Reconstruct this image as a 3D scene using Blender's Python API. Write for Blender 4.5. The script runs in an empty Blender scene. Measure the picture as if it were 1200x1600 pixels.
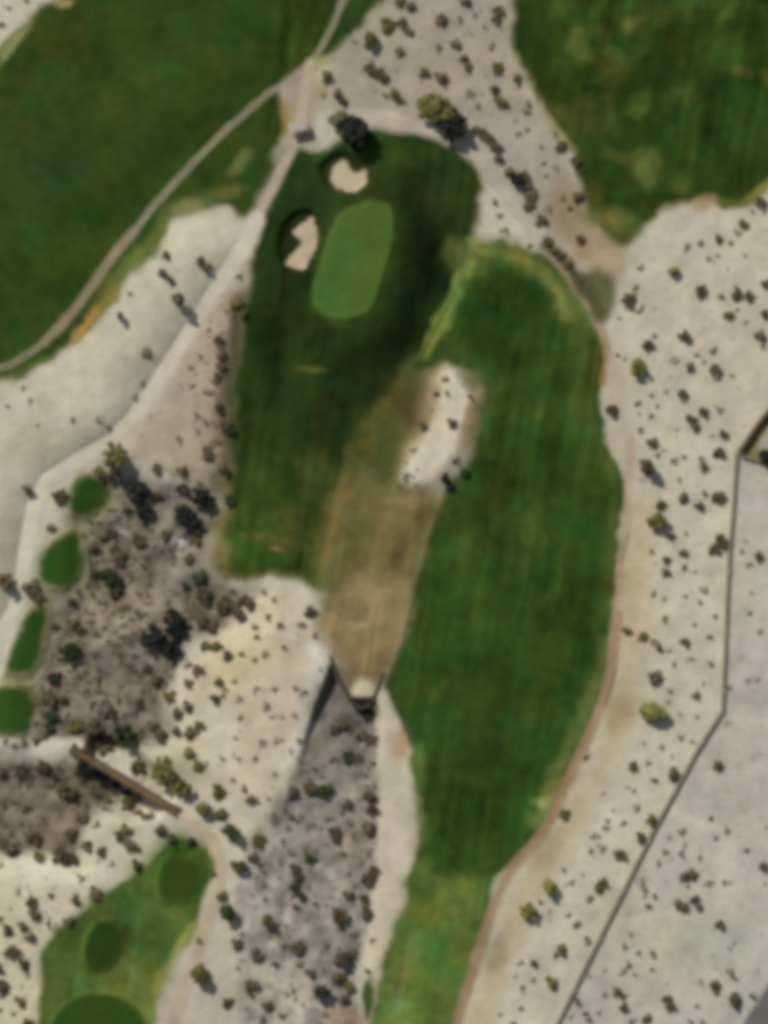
import bpy, math, random
import numpy as np
R = math.radians
random.seed(7)
C = bpy.context.scene.collection
S = 6.0                                   # photo grid units per metre
def W(x, y): return ((x - 600) / S, (800 - y) / S)

SUN_EL, SHX, SHY = 42.0, 0.60, 0.80       # shadow heading: right and down
KR, KG, KB = 1.11, 1.09, 1.09                 # daylight on flat ground (for turning seen colours into albedo)

# ------------------------------------------------------------------ noise and shapes
def vnoise(x, y, scale, seed):
    rng = np.random.RandomState(seed)
    N = 256
    g = rng.rand(N, N)
    u = x / scale + 1000.0; v = y / scale + 1000.0
    iu = np.floor(u).astype(np.int64); iv = np.floor(v).astype(np.int64)
    fu = u - iu; fv = v - iv
    fu = fu * fu * (3 - 2 * fu); fv = fv * fv * (3 - 2 * fv)
    a = g[iv % N, iu % N]; b = g[iv % N, (iu + 1) % N]
    c = g[(iv + 1) % N, iu % N]; d = g[(iv + 1) % N, (iu + 1) % N]
    return (a * (1 - fu) + b * fu) * (1 - fv) + (c * (1 - fu) + d * fu) * fv - 0.5
def fbm(x, y, scale, seed, octs=3):
    o = 0; a = 1.0
    for k in range(octs):
        t = 0.6 + 1.1 * k + seed * .37; c, q = math.cos(t), math.sin(t)
        o = o + a * vnoise(x * c - y * q, x * q + y * c, scale / 2 ** k, seed + 17 * k); a *= 0.5
    return o
def sstep(a, b, x):
    t = np.clip((x - a) / (b - a + 1e-9), 0, 1)
    return t * t * (3 - 2 * t)
def chaikin(p, n=2, closed=True):
    p = [tuple(map(float, q)) for q in p]
    for _ in range(n):
        o = []
        m = len(p)
        if not closed: o.append(p[0])
        for i in range(m if closed else m - 1):
            a = p[i]; b = p[(i + 1) % m]
            o.append((a[0] * .75 + b[0] * .25, a[1] * .75 + b[1] * .25))
            o.append((a[0] * .25 + b[0] * .75, a[1] * .25 + b[1] * .75))
        if not closed: o.append(p[-1])
        p = o
    return p
def seg_dist(x, y, ax, ay, bx, by):
    dx, dy = bx - ax, by - ay
    t = np.clip(((x - ax) * dx + (y - ay) * dy) / (dx * dx + dy * dy + 1e-9), 0, 1)
    return np.hypot(x - ax - t * dx, y - ay - t * dy)
def sd_poly(x, y, pts):                   # positive inside
    d = np.full(x.shape, 1e9); ins = np.zeros(x.shape, bool)
    n = len(pts)
    for i in range(n):
        ax, ay = pts[i]; bx, by = pts[(i + 1) % n]
        d = np.minimum(d, seg_dist(x, y, ax, ay, bx, by))
        if ay != by:
            c = ((ay > y) != (by > y)) & (x < (bx - ax) * (y - ay) / (by - ay) + ax)
            ins ^= c
    return np.where(ins, d, -d)
def sd_line(x, y, pts):                   # distance to an open polyline
    d = np.full(x.shape, 1e9)
    for (ax, ay), (bx, by) in zip(pts[:-1], pts[1:]):
        d = np.minimum(d, seg_dist(x, y, ax, ay, bx, by))
    return d

def mask_poly(x, y, pts, lo, hi):
    xs = [p[0] for p in pts]; ys = [p[1] for p in pts]; e = max(-lo, 0) + 2
    sel = (x > min(xs) - e) & (x < max(xs) + e) & (y > min(ys) - e) & (y < max(ys) + e)
    m = np.zeros(x.shape)
    if sel.any(): m[sel] = sstep(lo, hi, sd_poly(x[sel], y[sel], pts))
    return m
def near_line(x, y, pts, e):
    xs = [p[0] for p in pts]; ys = [p[1] for p in pts]
    return (x > min(xs) - e) & (x < max(xs) + e) & (y > min(ys) - e) & (y < max(ys) + e)
# ------------------------------------------------------------------ outlines of the ground, in photo grid units
T1 = [(-400,330),(-100,150),(-5,92),(22,60),(60,22),(98,-5),(140,-80),(250,-400),(760,-400),(640,-60),(592,5),(570,30),(540,55),(518,80),(503,98),
      (480,112),(452,135),(446,150),(454,165),(448,195),(442,215),(430,240),(412,285),(395,328),(375,334),(340,320),(300,324),(268,337),(255,365),(240,402),
      (205,420),(185,440),(165,472),(148,505),(128,524),(90,547),(60,572),(32,592),(-60,606),(-400,700)]
T2 = [(780,-400),(796,-60),(804,20),(801,60),(810,100),(838,145),(862,180),(888,210),(903,245),(912,290),(925,330),(950,362),(985,382),(1000,350),
      (1040,328),(1075,310),(1105,308),(1130,320),(1158,322),(1185,302),(1205,282),(1300,250),(1600,200),(1600,-400)]
T3 = [(462,243),(480,233),(505,237),(530,225),(545,215),(580,204),(610,202),(640,206),(665,216),(700,226),(725,240),(745,262),(752,290),(750,320),(745,345),
      (742,375),(735,400),(725,430),(700,480),(675,530),(655,570),(640,600),(620,640),(600,670),(580,700),(560,740),(545,780),(530,820),(515,860),(506,915),
      (490,917),(455,905),(420,900),(380,898),(350,895),(345,860),(350,820),(360,780),(362,740),(360,690),(365,640),(368,600),(375,550),(382,500),(390,450),
      (400,400),(412,345),(430,300),(448,262)]
GREEN = [(530,335),(555,319),(590,315),(611,320),(618,345),(612,390),(600,430),(590,465),(576,490),(545,501),(510,498),(490,480),(486,458),(495,425),(510,385),(521,352)]
BUNK_A = [(516,270),(522,258),(533,248),(542,251),(549,262),(556,268),(566,262),(573,266),(576,280),(566,293),(550,303),(535,299),(520,291),(512,281)]
DEP_A = [(498,262),(516,240),(545,238),(562,250),(579,258),(581,282),(567,298),(550,308),(530,304),(508,290)]
BUNK_B = [(455,366),(460,358),(470,350),(485,335),(493,345),(498,365),(494,385),(485,405),(478,421),(460,421),(444,417),(447,402),(460,394),(469,385),(470,378),(462,373)]
DEP_B = [(440,352),(462,328),(488,328),(501,350),(501,385),(485,426),(440,423),(434,385)]
T5 = [(745,388),(765,374),(800,378),(835,387),(860,402),(880,432),(905,467),(928,510),(944,548),(940,590),(938,625),(943,660),(947,690),(963,710),(973,740),
      (976,780),(968,830),(963,880),(960,930),(953,1000),(948,1050),(938,1090),(918,1150),(888,1220),(858,1285),(833,1318),(798,1348),(773,1380),(763,1420),
      (748,1470),(733,1520),(718,1570),(700,1660),(600,2000),(520,2000),(572,1660),(588,1570),(600,1500),(612,1460),(630,1410),(650,1350),(660,1310),(655,1260),(650,1200),
      (640,1150),(615,1100),(605,1070),(620,1030),(640,970),(655,910),(665,860),(680,810),(695,775),(720,745),(740,715),(750,680),(760,640),(755,600),(740,578),
      (710,570),(680,573),(652,592),(650,570),(670,530),(700,475),(725,430)]
T7 = [(300,1315),(320,1325),(335,1345),(332,1375),(322,1400),(312,1430),(305,1455),(285,1480),(265,1510),(250,1545),(245,1570),(240,1660),(200,1900),(20,1900),
      (45,1660),(55,1600),(65,1540),(70,1480),(85,1460),(110,1440),(140,1415),(170,1390),(200,1370),(225,1350),(255,1325),(280,1312)]
TEE_OVAL = [(160 + 27 * math.cos(a) + 6 * math.sin(a), 1478 - 40 * math.sin(a)) for a in np.linspace(0, 6.283, 24, endpoint=False)]
TEE_SQ = [(258,1340),(300,1344),(318,1360),(311,1400),(287,1412),(250,1405),(248,1370)]
TEE_BIG = [(155 + 80 * math.cos(a), 1628 - 76 * math.sin(a)) for a in np.linspace(0, 6.283, 30, endpoint=False)]
TEES = [[(116,750),(140,740),(162,753),(167,775),(157,797),(130,811),(111,802),(109,770)],
        [(84,842),(110,830),(129,843),(132,870),(122,902),(100,921),(75,919),(61,905),(69,875)],
        [(40,960),(55,947),(76,949),(76,985),(64,1030),(46,1056),(8,1052),(14,1020),(27,985)],
        [(4,1075),(46,1071),(53,1090),(46,1125),(36,1147),(-40,1145),(-60,1120),(-40,1076)]]
W1 = [(130,820),(165,755),(215,745),(260,765),(320,768),(345,780),(345,830),(320,850),(325,890),(345,910),(400,935),(395,965),(340,985),(290,1000),(275,1050),
      (255,1100),(268,1150),(225,1172),(150,1165),(100,1150),(60,1150),(55,1090),(70,1040),(85,970),(130,920),(135,870)]
W1B = [(-400,1230),(-60,1195),(40,1190),(100,1195),(130,1195),(170,1230),(205,1250),(150,1260),(125,1300),(115,1350),(60,1330),(0,1340),(-60,1345),(-400,1400)]
W2 = [(516,1046),(543,1095),(587,1090),(592,1150),(590,1230),(586,1300),(580,1380),(570,1450),(560,1520),(550,1660),(540,2000),(300,2000),(380,1660),(372,1500),(362,1400),
      (400,1300),(432,1240),(465,1190),(488,1120)]
W2H = [(519,1043),(546,1094),(584,1094),(594,1120),(594,1300),(578,1480),(562,1660),(550,2000),(430,2000),(430,1660),(440,1400),(440,1280),(468,1200),(490,1120)]
CHAN = [(148,1152),(200,1172),(258,1222),(264,1244),(240,1272),(205,1275),(160,1255),(128,1212)]
ISLE = [(694,605),(708,578),(725,582),(738,600),(743,622),(736,650),(724,690),(712,718),(697,742),(680,754),(655,762),(632,755),(640,722),(655,695),(672,665),(684,635)]
CAUSE = [(600,735),(640,770),(690,770),(680,820),(665,870),(655,920),(640,970),(622,1030),(605,1065),(585,1082),(545,1087),(520,1030),(495,985),(500,940),(508,900),(520,850),(540,800),(565,760)]
MIDZ = [(400,350),(392,420),(380,500),(372,580),(362,680),(362,760),(300,765),(230,722),(196,695),(250,620),(300,540),(345,460),(385,390)]
FLAT = [(330,1000),(400,930),(450,920),(490,950),(508,1010),(505,1070),(484,1180),(430,1240),(380,1260),(320,1230),(290,1180),(285,1080),(300,1040)]
EASTB = [(590,1095),(605,1085),(640,1160),(650,1250),(660,1310),(640,1390),(615,1450),(585,1530),(573,1520),(588,1400),(600,1300),(592,1200)]
LOT = [(1152,710),(1140,850),(1134,1000),(1128,1110),(1090,1172),(1020,1300),(930,1480),(868,1610),(700,1950),(700,2000),(1600,2000),(1600,700),(1200,726)]
YARD = [(1153,705),(1200,640),(1300,500),(1600,300),(1600,760),(1200,727)]
ROAD = [(1240,1480),(1208,1526),(1188,1556),(1166,1592),(1140,1650),(1020,2000),(1300,2000),(1420,1650),(1600,1440),(1600,1200)]
PATH1 = [(700,-400),(580,-80),(535,0),(522,35),(505,70),(485,100),(455,125),(420,145),(385,175),(340,215),(295,262),(250,310),(210,360),(175,405),(140,455),(105,500),(70,535),(40,558),(0,577),(-60,595),(-400,680)]
PATH2A = [(484,100),(478,140),(470,185),(458,230),(440,265),(415,315),(400,345)]
PATH2 = [(400,345),(380,390),(352,430),(316,480),(286,530),(258,580),(224,630),(190,670),(155,698),(105,728),(70,755),(52,795),(42,850),(33,900),(25,940),(12,970),(2,1010),(-10,1060),(-60,1150),(-200,1200)]
EDGE = [(470,150),(415,310),(380,360),(345,420),(300,490),(266,545),(234,595),(204,640),(168,680),(112,712),(66,742),(44,780),(32,840),(24,900),(12,950),(-60,1060),(-400,1200)]
PATH3A = [(545,172),(580,186),(620,197),(655,196),(700,212),(735,235),(762,266),(792,300),(812,330),(832,360),(850,382)]
PATH3B = [(850,382),(880,420),(905,455),(930,495),(945,530),(950,560)]
PATH3P = [(943,556),(965,568),(976,600),(986,650),(991,700),(986,748),(970,735),(955,700),(950,660),(938,622)]
PATH3C = [(985,690),(983,760),(976,830),(969,900),(965,960),(958,1030),(945,1090),(920,1150),(891,1210),(862,1280),(840,1313),(803,1350),(778,1395),(760,1450),(742,1510),(724,1560),(708,1620),(690,1680),(600,2000)]
PATH4 = [(-400,1180),(-60,1162),(0,1165),(40,1175),(80,1170),(120,1166)]
PATH5 = [(272,1268),(300,1288),(328,1306),(346,1345),(342,1390),(326,1430),(312,1480),(292,1530),(272,1590),(250,1660),(200,1900)]

# ------------------------------------------------------------------ relief, metres
def height(x, y):
    h = 0.5 * fbm(x, y, 160, 3, 2)
    # sand bank falling to the sandy track on the left
    sel = (x < 480)
    side = np.full(x.shape, -1e3)
    if sel.any():
        d = sd_line(x[sel], y[sel], EDGE)
        poly = EDGE + [(-500, -500), (470, -500)]
        side[sel] = np.where(sd_poly(x[sel], y[sel], poly) > 0, d, -d)
    h = h + 2.9 * sstep(320, 440, y) * (1 - np.exp(-np.maximum(side, 0) / 32.0))
    rough = fbm(x, y, 30, 41, 3)
    for P_, dep, f in ((W1, 2.4, 45), (W1B, 2.4, 35), (CHAN, 4.2, 15)):
        m = mask_poly(x, y, P_, -f, f * .4)
        h = h - dep * m + 0.9 * rough * m
    m = mask_poly(x, y, W2H, -7, 7)
    dep = 0.3 + 3.6 * (1 - sstep(1075, 1215, y))
    h = h - dep * m + 0.55 * rough * m
    h = h + 1.3 * mask_poly(x + 2, y + 3, ISLE, -24, 12)
    for P_, dep in ((DEP_A, 1.6), (DEP_B, 1.6)):
        h = h - dep * mask_poly(x, y, chaikin(P_), -6, 9)
    h = h + 0.5 * mask_poly(x, y, GREEN, -4, 4)
    for t in TEES + [TEE_OVAL, TEE_SQ, TEE_BIG]:
        h = h + 0.5 * mask_poly(x, y, t, -9, 2)
    h = h + 0.10 * fbm(x, y, 14, 55, 2)
    return h

# ------------------------------------------------------------------ surface colours, some light and shade painted in
def lin(c):
    c = np.asarray(c, float) / 255.0
    return np.where(c <= 0.04045, c / 12.92, ((c + 0.055) / 1.055) ** 2.4)
def colour(X, Y):
    wx = X + 12 * fbm(X, Y, 34, 101, 4); wy = Y + 12 * fbm(X, Y, 34, 202, 4)        # wandering natural edges
    lx = X + 2.5 * fbm(X, Y, 22, 303, 2); ly = Y + 2.5 * fbm(X, Y, 22, 404, 2)     # mown edges
    col = np.empty(X.shape + (3,)); col[:] = lin((186, 178, 158))
    turf = np.zeros(X.shape)
    def lay(m, c, o=1.0):
        m = (m * o)[..., None]
        col[:] = col * (1 - m) + lin(c) * m
    def P(pts, c, f, o=1.0, natural=True, smooth=True, grass=False):
        pts = chaikin(pts, 1 if len(pts) > 25 else 2) if smooth else pts
        a, b = (wx, wy) if natural else (lx, ly)
        xs = [p[0] for p in pts]; ys = [p[1] for p in pts]
        sel = (X > min(xs) - 40 - f) & (X < max(xs) + 40 + f) & (Y > min(ys) - 40 - f) & (Y < max(ys) + 40 + f)
        m = np.zeros(X.shape)
        if sel.any(): m[sel] = sstep(-f, f, sd_poly(a[sel], b[sel], pts))
        if grass: turf[:] = np.maximum(turf, m)
        elif o > .8: turf[:] = turf * (1 - m)
        lay(m, c, o); return m
    def L(pts, w, c, f, o=1.0, natural=False, keep=False):
        pts = chaikin(pts, 2, False)
        a, b = (wx, wy) if natural else (lx, ly)
        sel = near_line(X, Y, pts, w + f + 30); m = np.zeros(X.shape)
        m[sel] = 1 - sstep(w - f, w + f, sd_line(a[sel], b[sel], pts))
        if not keep: turf[:] = turf * (1 - m * o)
        lay(m, c, o); return m
    def E(cx, cy, rx, ry, c, o=1.0, rot=0.0, soft=0.9):
        e = 1.7 * max(rx, ry) + 20
        sel = (X > cx - e) & (X < cx + e) & (Y > cy - e) & (Y < cy + e)
        if not sel.any(): return
        dx = wx[sel] - cx; dy = wy[sel] - cy
        ca, sa = math.cos(R(rot)), math.sin(R(rot))
        u = (dx * ca + dy * sa) / rx; v = (-dx * sa + dy * ca) / ry
        q = np.sqrt(u * u + v * v)
        m = np.zeros(X.shape); m[sel] = 1 - sstep(1 - soft * .75, 1 + soft * .5, q)
        lay(m, c, o)
    # --- bare ground tones, plus painted shade and sunlit lip at the wash
    P([(480,-400),(600,-30),(520,90),(500,180),(560,190),(680,190),(760,270),(850,380),(910,380),(915,290),(860,180),(800,100),(805,0),(790,-400)], (160,150,132), 18)
    E(800,225,70,50,(172,162,148),.8); E(560,110,60,50,(152,144,124),.6); E(720,30,90,60,(156,147,132),.7)
    E(600,185,50,10,(180,172,152),.9,8)
    P([(870,250),(905,300),(940,350),(985,385),(970,440),(940,440),(880,390),(850,330)], (140,120,92), 18, .75)
    E(935,400,38,22,(168,150,122),.9); E(905,390,16,14,(150,112,88),.6)
    P([(930,420),(965,430),(960,470),(945,520),(915,470),(890,430)], (80,84,46), 12, .9)
    P([(-400,600),(0,600),(60,585),(200,430),(300,330),(400,340),(230,610),(100,720),(-400,1200)], (190,182,160), 15)
    E(225,560,26,70,(172,163,142),.55,30)
    E(10,880,45,80,(168,156,134),.8); E(60,700,40,30,(176,168,142),.6)
    P(MIDZ, (168,156,134), 16)
    P([(300,540),(375,520),(365,740),(240,715)], (158,145,124), 25, .7)
    L([(382,470),(366,560),(358,640),(355,700),(350,770)], 19, (98,87,64), 13, .9, True)
    P(W1, (134,126,113), 18)
    P(W1, (112,103,88), 34, .5)
    E(110,1000,30,110,(118,108,86),.6,10); E(190,900,60,60,(118,106,84),.55); E(150,1150,100,26,(96,86,66),.7)
    E(200,960,60,40,(146,134,116),.6); E(285,860,24,22,(146,136,120),.7); E(280,846,9,8,(186,180,170),.8)
    E(330,945,60,30,(122,110,88),.7); E(200,1080,60,40,(140,130,110),.5)
    P(W1B, (112,102,86), 14)
    E(60,1260,70,50,(122,112,96),.5)
    P(FLAT, (188,177,154), 16)
    E(375,1045,60,50,(192,178,140),.7); E(345,1150,40,60,(196,190,166),.7); E(440,1110,50,80,(184,170,150),.7); E(420,950,40,20,(186,176,148),.7)
    L([(495,1010),(500,1050),(486,1100),(472,1160),(456,1195)], 15, (200,195,180), 11, .9)  # sunlight caught on the bank's lip, painted as a bright strip
    P(W2, (143,136,125), 11)
    E(522,1085,24,40,(104,97,92),.95); E(530,1115,52,66,(90,85,79),.9); E(538,1160,60,85,(112,105,96),.95); E(500,1260,60,60,(134,128,116),.7); E(560,1300,30,70,(136,124,104),.5); E(450,1420,70,90,(152,144,132),.6)  # first ellipses paint shade of bank and headwall onto the wash floor
    E(430,1560,60,50,(174,166,148),.8); E(545,1590,45,20,(140,112,88),.7)
    P(EASTB, (186,176,154), 8)
    E(622,1160,14,32,(164,130,96),.7,15); E(625,1330,18,70,(192,180,164),.6,-8)
    P([(250,1480),(330,1420),(400,1440),(360,1560),(330,1660),(240,1660)], (178,168,150), 25, .7)
    P([(-400,1360),(0,1340),(120,1360),(250,1300),(300,1310),(60,1480),(50,1900),(-400,1900)], (190,182,156), 20)
    E(70,1365,60,22,(200,194,176),.8,5); E(165,1365,25,20,(200,194,176),.7)
    E(270,1205,45,32,(150,142,104),.6)
    P(LOT, (178,170,157), 3, natural=False, smooth=False)
    E(1020,1460,120,60,(180,173,150),.7,15); E(1130,1470,70,35,(166,166,150),.7); E(1160,900,50,90,(178,171,150),.6); E(1050,1540,110,40,(180,172,154),.6)
    L([(1128,1112),(1165,1122),(1260,1140)], 9, (186,178,162), 8, .7); L([(1048,1270),(1090,1284),(1135,1300)], 6, (190,182,164), 6, .7)
    P(YARD, (132,122,84), 4, natural=False, smooth=False)
    P([(1185,690),(1215,640),(1300,640),(1300,730),(1200,722)], (166,158,142), 6)
    E(1180,715,20,10,(124,122,74),.8,15)
    L([(1215,1490),(1185,1530),(1160,1570),(1130,1620)], 20, (166,163,152), 16, .8)
    # tan fringe outside the dirt path by the right fairway
    L([(1005,800),(998,860),(990,930),(985,1010),(980,1100),(950,1170),(915,1240),(885,1300),(850,1350),(810,1410),(790,1470),(765,1540),(740,1620)], 20, (176,160,128), 22, .75, True)
    E(990,905,22,26,(162,150,110),.7); E(965,1110,26,40,(154,134,100),.6,15); E(772,1490,20,34,(134,114,82),.6,20); E(850,1325,22,40,(150,130,98),.6,35); E(995,960,30,70,(184,164,138),.5)
    P([(955,548),(1000,560),(1000,640),(965,600)], (186,176,146), 14, .6)
    # brown spit between the fairways
    P(CAUSE, (130,112,80), 18)
    P([(560,700),(620,640),(670,570),(700,580),(660,640),(640,720),(650,770),(690,770),(720,750),(700,800),(660,870),(600,760)], (112,104,66), 18, .85)
    E(645,825,34,46,(102,92,54),.8,15); E(535,820,26,80,(98,96,54),.8,15); E(615,800,26,40,(146,124,88),.7); E(590,900,40,40,(138,122,84),.7)
    E(655,905,20,60,(112,108,64),.6,15); E(555,978,20,10,(172,156,112),.8); E(515,975,22,14,(156,132,96),.7); E(575,1035,30,30,(134,114,76),.7)
    P([(540,1070),(590,1066),(586,1090),(575,1104),(552,1104)], (184,175,146), 6)
    # --- turf
    for T_ in (T1, T2, T3, T5, T7): P(T_, (142,136,98), 18, .75)
    for T_ in (T1, T2, T3, T5): P(T_, (84,88,46), 13, .8)
    P(T1, (46,68,29), 8, grass=True)
    E(430,40,90,60,(40,64,25),.8); E(80,60,70,40,(52,66,28),.7,-35); E(200,180,140,50,(52,74,33),.6,-50); E(120,380,120,60,(40,62,24),.7,-55); E(60,250,70,60,(46,66,36),.6); E(270,230,90,16,(40,60,24),.5,-48)
    E(40,120,60,16,(56,62,28),.8,-50)
    E(380,250,34,12,(104,108,64),.8,-40); E(345,300,40,14,(88,96,52),.8,-15); E(420,200,20,50,(44,60,26),.7,15); E(290,322,34,14,(122,124,82),.8,-10)
    L([(258,345),(230,400),(190,425),(160,470)], 12, (96,108,54), 10, .8, True, True)
    E(142,500,30,9,(152,118,66),.85,-52); E(118,525,24,8,(156,144,84),.8,-45); E(175,462,28,10,(122,112,56),.75,-52); E(60,566,40,7,(86,104,56),.7,-28); E(100,5,14,8,(160,158,110),.7); E(25,70,40,9,(140,140,92),.8,-50)
    P(T2, (40,61,24), 9, grass=True)
    E(960,100,34,26,(72,84,42),.55); E(955,140,18,24,(80,84,42),.45,20); E(930,180,40,30,(70,78,40),.7); E(1110,90,60,40,(50,78,34),.7); E(1010,265,24,34,(84,100,50),.7,-20); E(840,60,30,60,(34,52,22),.7)
    E(1050,90,60,50,(36,52,20),.7); E(1150,160,60,80,(40,68,28),.6); E(1000,180,60,50,(34,52,20),.6); E(1030,20,60,26,(64,82,40),.6); E(1050,285,60,20,(54,84,36),.6,-10); E(880,190,20,50,(64,72,36),.7,-35)
    E(950,340,44,20,(96,98,52),.85,10); E(930,310,16,24,(84,88,44),.6); E(975,362,30,16,(70,76,38),.6); E(1185,295,34,9,(126,128,66),.8,-32); E(1140,316,30,8,(84,96,40),.7,8)
    E(1095,318,20,12,(158,124,92),.7,-20); E(870,200,50,7,(150,146,104),.6,48)
    rr = random.Random(21)
    for k in range(60):
        x_ = rr.uniform(810, 1210); y_ = rr.uniform(-10, 330)
        if sd_poly(np.array([[x_]]), np.array([[y_]]), T2)[0, 0] > 14:
            c_ = rr.choice(((88,94,46), (74,96,44), (66,88,40), (60,84,36), (30,46,18), (34,54,20)))
            E(x_, y_, rr.uniform(9, 26), rr.uniform(9, 30), c_, rr.uniform(.3, .65), rr.uniform(-40, 40))
    P(T3, (36,55,24), 9, grass=True)
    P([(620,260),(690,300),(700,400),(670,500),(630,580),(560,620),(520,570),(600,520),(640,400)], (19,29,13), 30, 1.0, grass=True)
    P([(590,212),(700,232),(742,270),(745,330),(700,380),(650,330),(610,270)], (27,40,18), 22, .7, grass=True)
    E(560,620,90,60,(32,47,21),.8,-20); E(440,480,40,90,(32,48,20),.7,12); E(640,235,70,24,(44,68,28),.8,8); E(725,300,22,50,(50,72,32),.7); E(430,280,20,60,(44,66,28),.7,25); E(500,245,20,10,(52,84,34),.7)
    E(690,300,40,40,(36,50,24),.6)
    E(410,790,46,70,(50,74,31),.8); E(400,860,50,30,(56,88,34),.8); E(490,870,24,40,(56,80,34),.7); E(490,735,24,40,(72,80,42),.7,10); E(455,820,26,50,(80,86,44),.5,12); E(600,650,22,40,(66,74,40),.6,30); E(490,583,26,5,(88,92,42),.8,5); E(338,868,20,28,(112,104,66),.85); E(432,860,12,5,(142,114,80),.8,10)
    E(425,845,50,8,(92,90,50),.5,15)
    L([(740,380),(725,430),(700,480),(665,555)], 8, (110,126,62), 8, .9, True, True)
    L([(655,590),(625,640),(585,705),(556,755),(532,830),(512,900)], 26, (98,97,56), 26, .85, True, True)
    L([(350,800),(345,860),(352,895)], 12, (104,98,58), 14, .8, True, True); L([(370,480),(362,600),(356,720)], 7, (60,62,38), 10, .7, True, True)
    L([(380,897),(440,900),(500,915)], 6, (86,92,48), 9, .7, True, True)
    P(T5, (46,72,30), 7, grass=True)
    P([(745,380),(800,372),(860,398),(935,505),(938,600),(900,560),(870,470),(820,415),(760,425),(720,470)], (78,96,46), 16, .75, grass=True)
    L([(745,388),(790,395),(835,402),(860,440),(885,495)], 10, (116,124,66), 12, .65, True, True)
    L([(738,412),(722,445),(700,485),(668,555)], 8, (118,134,66), 8, .85, True, True)
    E(715,400,22,26,(88,98,56),.7)
    P([(755,440),(790,423),(825,430),(850,455),(864,490),(868,530),(860,580),(800,570),(740,545),(708,520)], (38,62,25), 12, grass=True)
    P([(770,590),(860,600),(930,800),(940,950),(900,1080),(840,1250),(770,1365),(690,1365),(665,1200),(640,1090),(690,900),(740,760)], (42,68,28), 24, .85, grass=True)
    E(910,640,30,80,(66,84,40),.6,-8); E(760,780,40,90,(40,58,25),.7,8); E(880,720,50,80,(42,66,27),.6); E(700,950,24,110,(42,72,30),.7,12); E(760,1130,50,110,(42,60,25),.6,5); E(740,590,20,16,(84,100,62),.7); E(765,640,10,60,(66,96,52),.6,8)
    E(810,860,40,60,(52,74,34),.5,8); E(850,1000,30,120,(44,66,26),.5,8); E(720,850,16,60,(60,82,38),.5,15); E(905,470,16,50,(80,100,48),.6,-30)
    for k in range(46):
        x_ = rr.uniform(640, 960); y_ = rr.uniform(440, 1590)
        if sd_poly(np.array([[x_]]), np.array([[y_]]), T5)[0, 0] > 10:
            c_ = rr.choice(((62,90,42), (72,90,44), (54,84,36), (36,58,24), (40,60,26)))
            E(x_, y_, rr.uniform(5, 14), rr.uniform(20, 60), c_, rr.uniform(.25, .55), rr.uniform(4, 16))
    L([(948,1010),(930,1080),(900,1150),(868,1220),(840,1280)], 13, (100,112,62), 12, .65, True, True)
    L([(945,700),(962,760),(958,860),(950,960)], 9, (70,84,42), 9, .6, True, True)
    P([(660,1340),(690,1375),(775,1372),(765,1430),(730,1530),(700,1660),(600,2000),(520,2000),(575,1660),(595,1560),(612,1470),(640,1380)], (86,110,52), 14, .95, grass=True)
    E(700,1420,46,44,(98,117,54),.85); E(680,1500,30,60,(58,90,36),.7,10); E(720,1480,20,60,(78,92,40),.6,15); E(625,1540,14,60,(112,124,78),.7,12); E(665,1560,30,60,(72,102,48),.6); E(845,1250,14,10,(120,128,80),.6)
    L([(606,1072),(622,1105),(645,1165)], 5, (40,54,24), 5, .8, False, True); L([(655,1180),(655,1260),(664,1310)], 8, (74,98,48), 8, .6, False, True)
    L([(690,790),(668,860),(650,930),(625,1020),(606,1070)], 4, (46,62,28), 4, .6, False, True)
    E(576,1560,9,34,(50,74,30),.95,4,.5); E(650,1180,14,30,(74,108,52),.6)
    P(T7, (66,90,42), 6, grass=True)
    E(270,1350,60,50,(54,88,36),.8,-35); E(90,1540,30,70,(66,84,42),.7); E(215,1530,50,50,(94,112,56),.8,-30); E(240,1450,40,40,(74,100,50),.7); E(150,1420,50,26,(70,84,44),.6,-30); E(230,1580,16,50,(98,116,58),.7)
    L([(304,1452),(286,1480),(262,1512),(248,1548)], 8, (132,136,78), 8, .8, True, True)
    P(TEE_OVAL, (38,62,26), 5, natural=False, grass=True); P(TEE_SQ, (46,68,28), 6, natural=False, grass=True); P(TEE_BIG, (44,70,28), 6, natural=False, grass=True)
    P([(105,735),(170,745),(172,790),(130,825),(105,810)], (116,116,74), 12, .6)
    L([(140,775),(96,876),(44,1000),(20,1110)], 26, (112,110,72), 24, .65, True)
    for t in TEES:
        cx = sum(p[0] for p in t) / len(t); cy = sum(p[1] for p in t) / len(t)
        P([(cx + (p[0] - cx) * 1.25, cy + (p[1] - cy) * 1.2) for p in t], (128,124,84), 10, .6)
        P(t, (45,75,31), 8, grass=True)
    # fringe, green and sand hollows
    P(GREEN, (50,74,33), 20, .8, natural=False, grass=True)
    P(GREEN, (66,97,43), 5, natural=False, grass=True)
    E(540,480,40,20,(72,102,46),.6); E(575,360,30,40,(66,92,38),.5)
    for D_ in (DEP_A, DEP_B): P(D_, (40,50,26), 5, .8, natural=False, grass=True)
    for B_, c_ in ((BUNK_A, (184,172,145)), (BUNK_B, (182,166,141))):
        pts = chaikin(B_, 1); m = mask_poly(X + 5 * fbm(X, Y, 9, 505, 2), Y + 5 * fbm(X, Y, 9, 506, 2), pts, -1.5, 4.5)
        turf[:] = turf * (1 - m); lay(m, c_)
    E(598,790,72,110,(103,94,58),.85,15); E(590,865,60,55,(116,101,66),.7,10); E(620,730,40,60,(108,102,62),.7,20); E(555,830,30,70,(104,102,58),.7,12)
    E(598,700,46,60,(66,74,38),.85,25); E(640,610,26,40,(62,68,38),.7,25)
    E(690,665,52,105,(110,98,66),.6,20); E(655,700,24,50,(122,112,76),.7,25); P([(q[0] - 3, q[1]) for q in ISLE], (194,185,164), 12)
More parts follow.
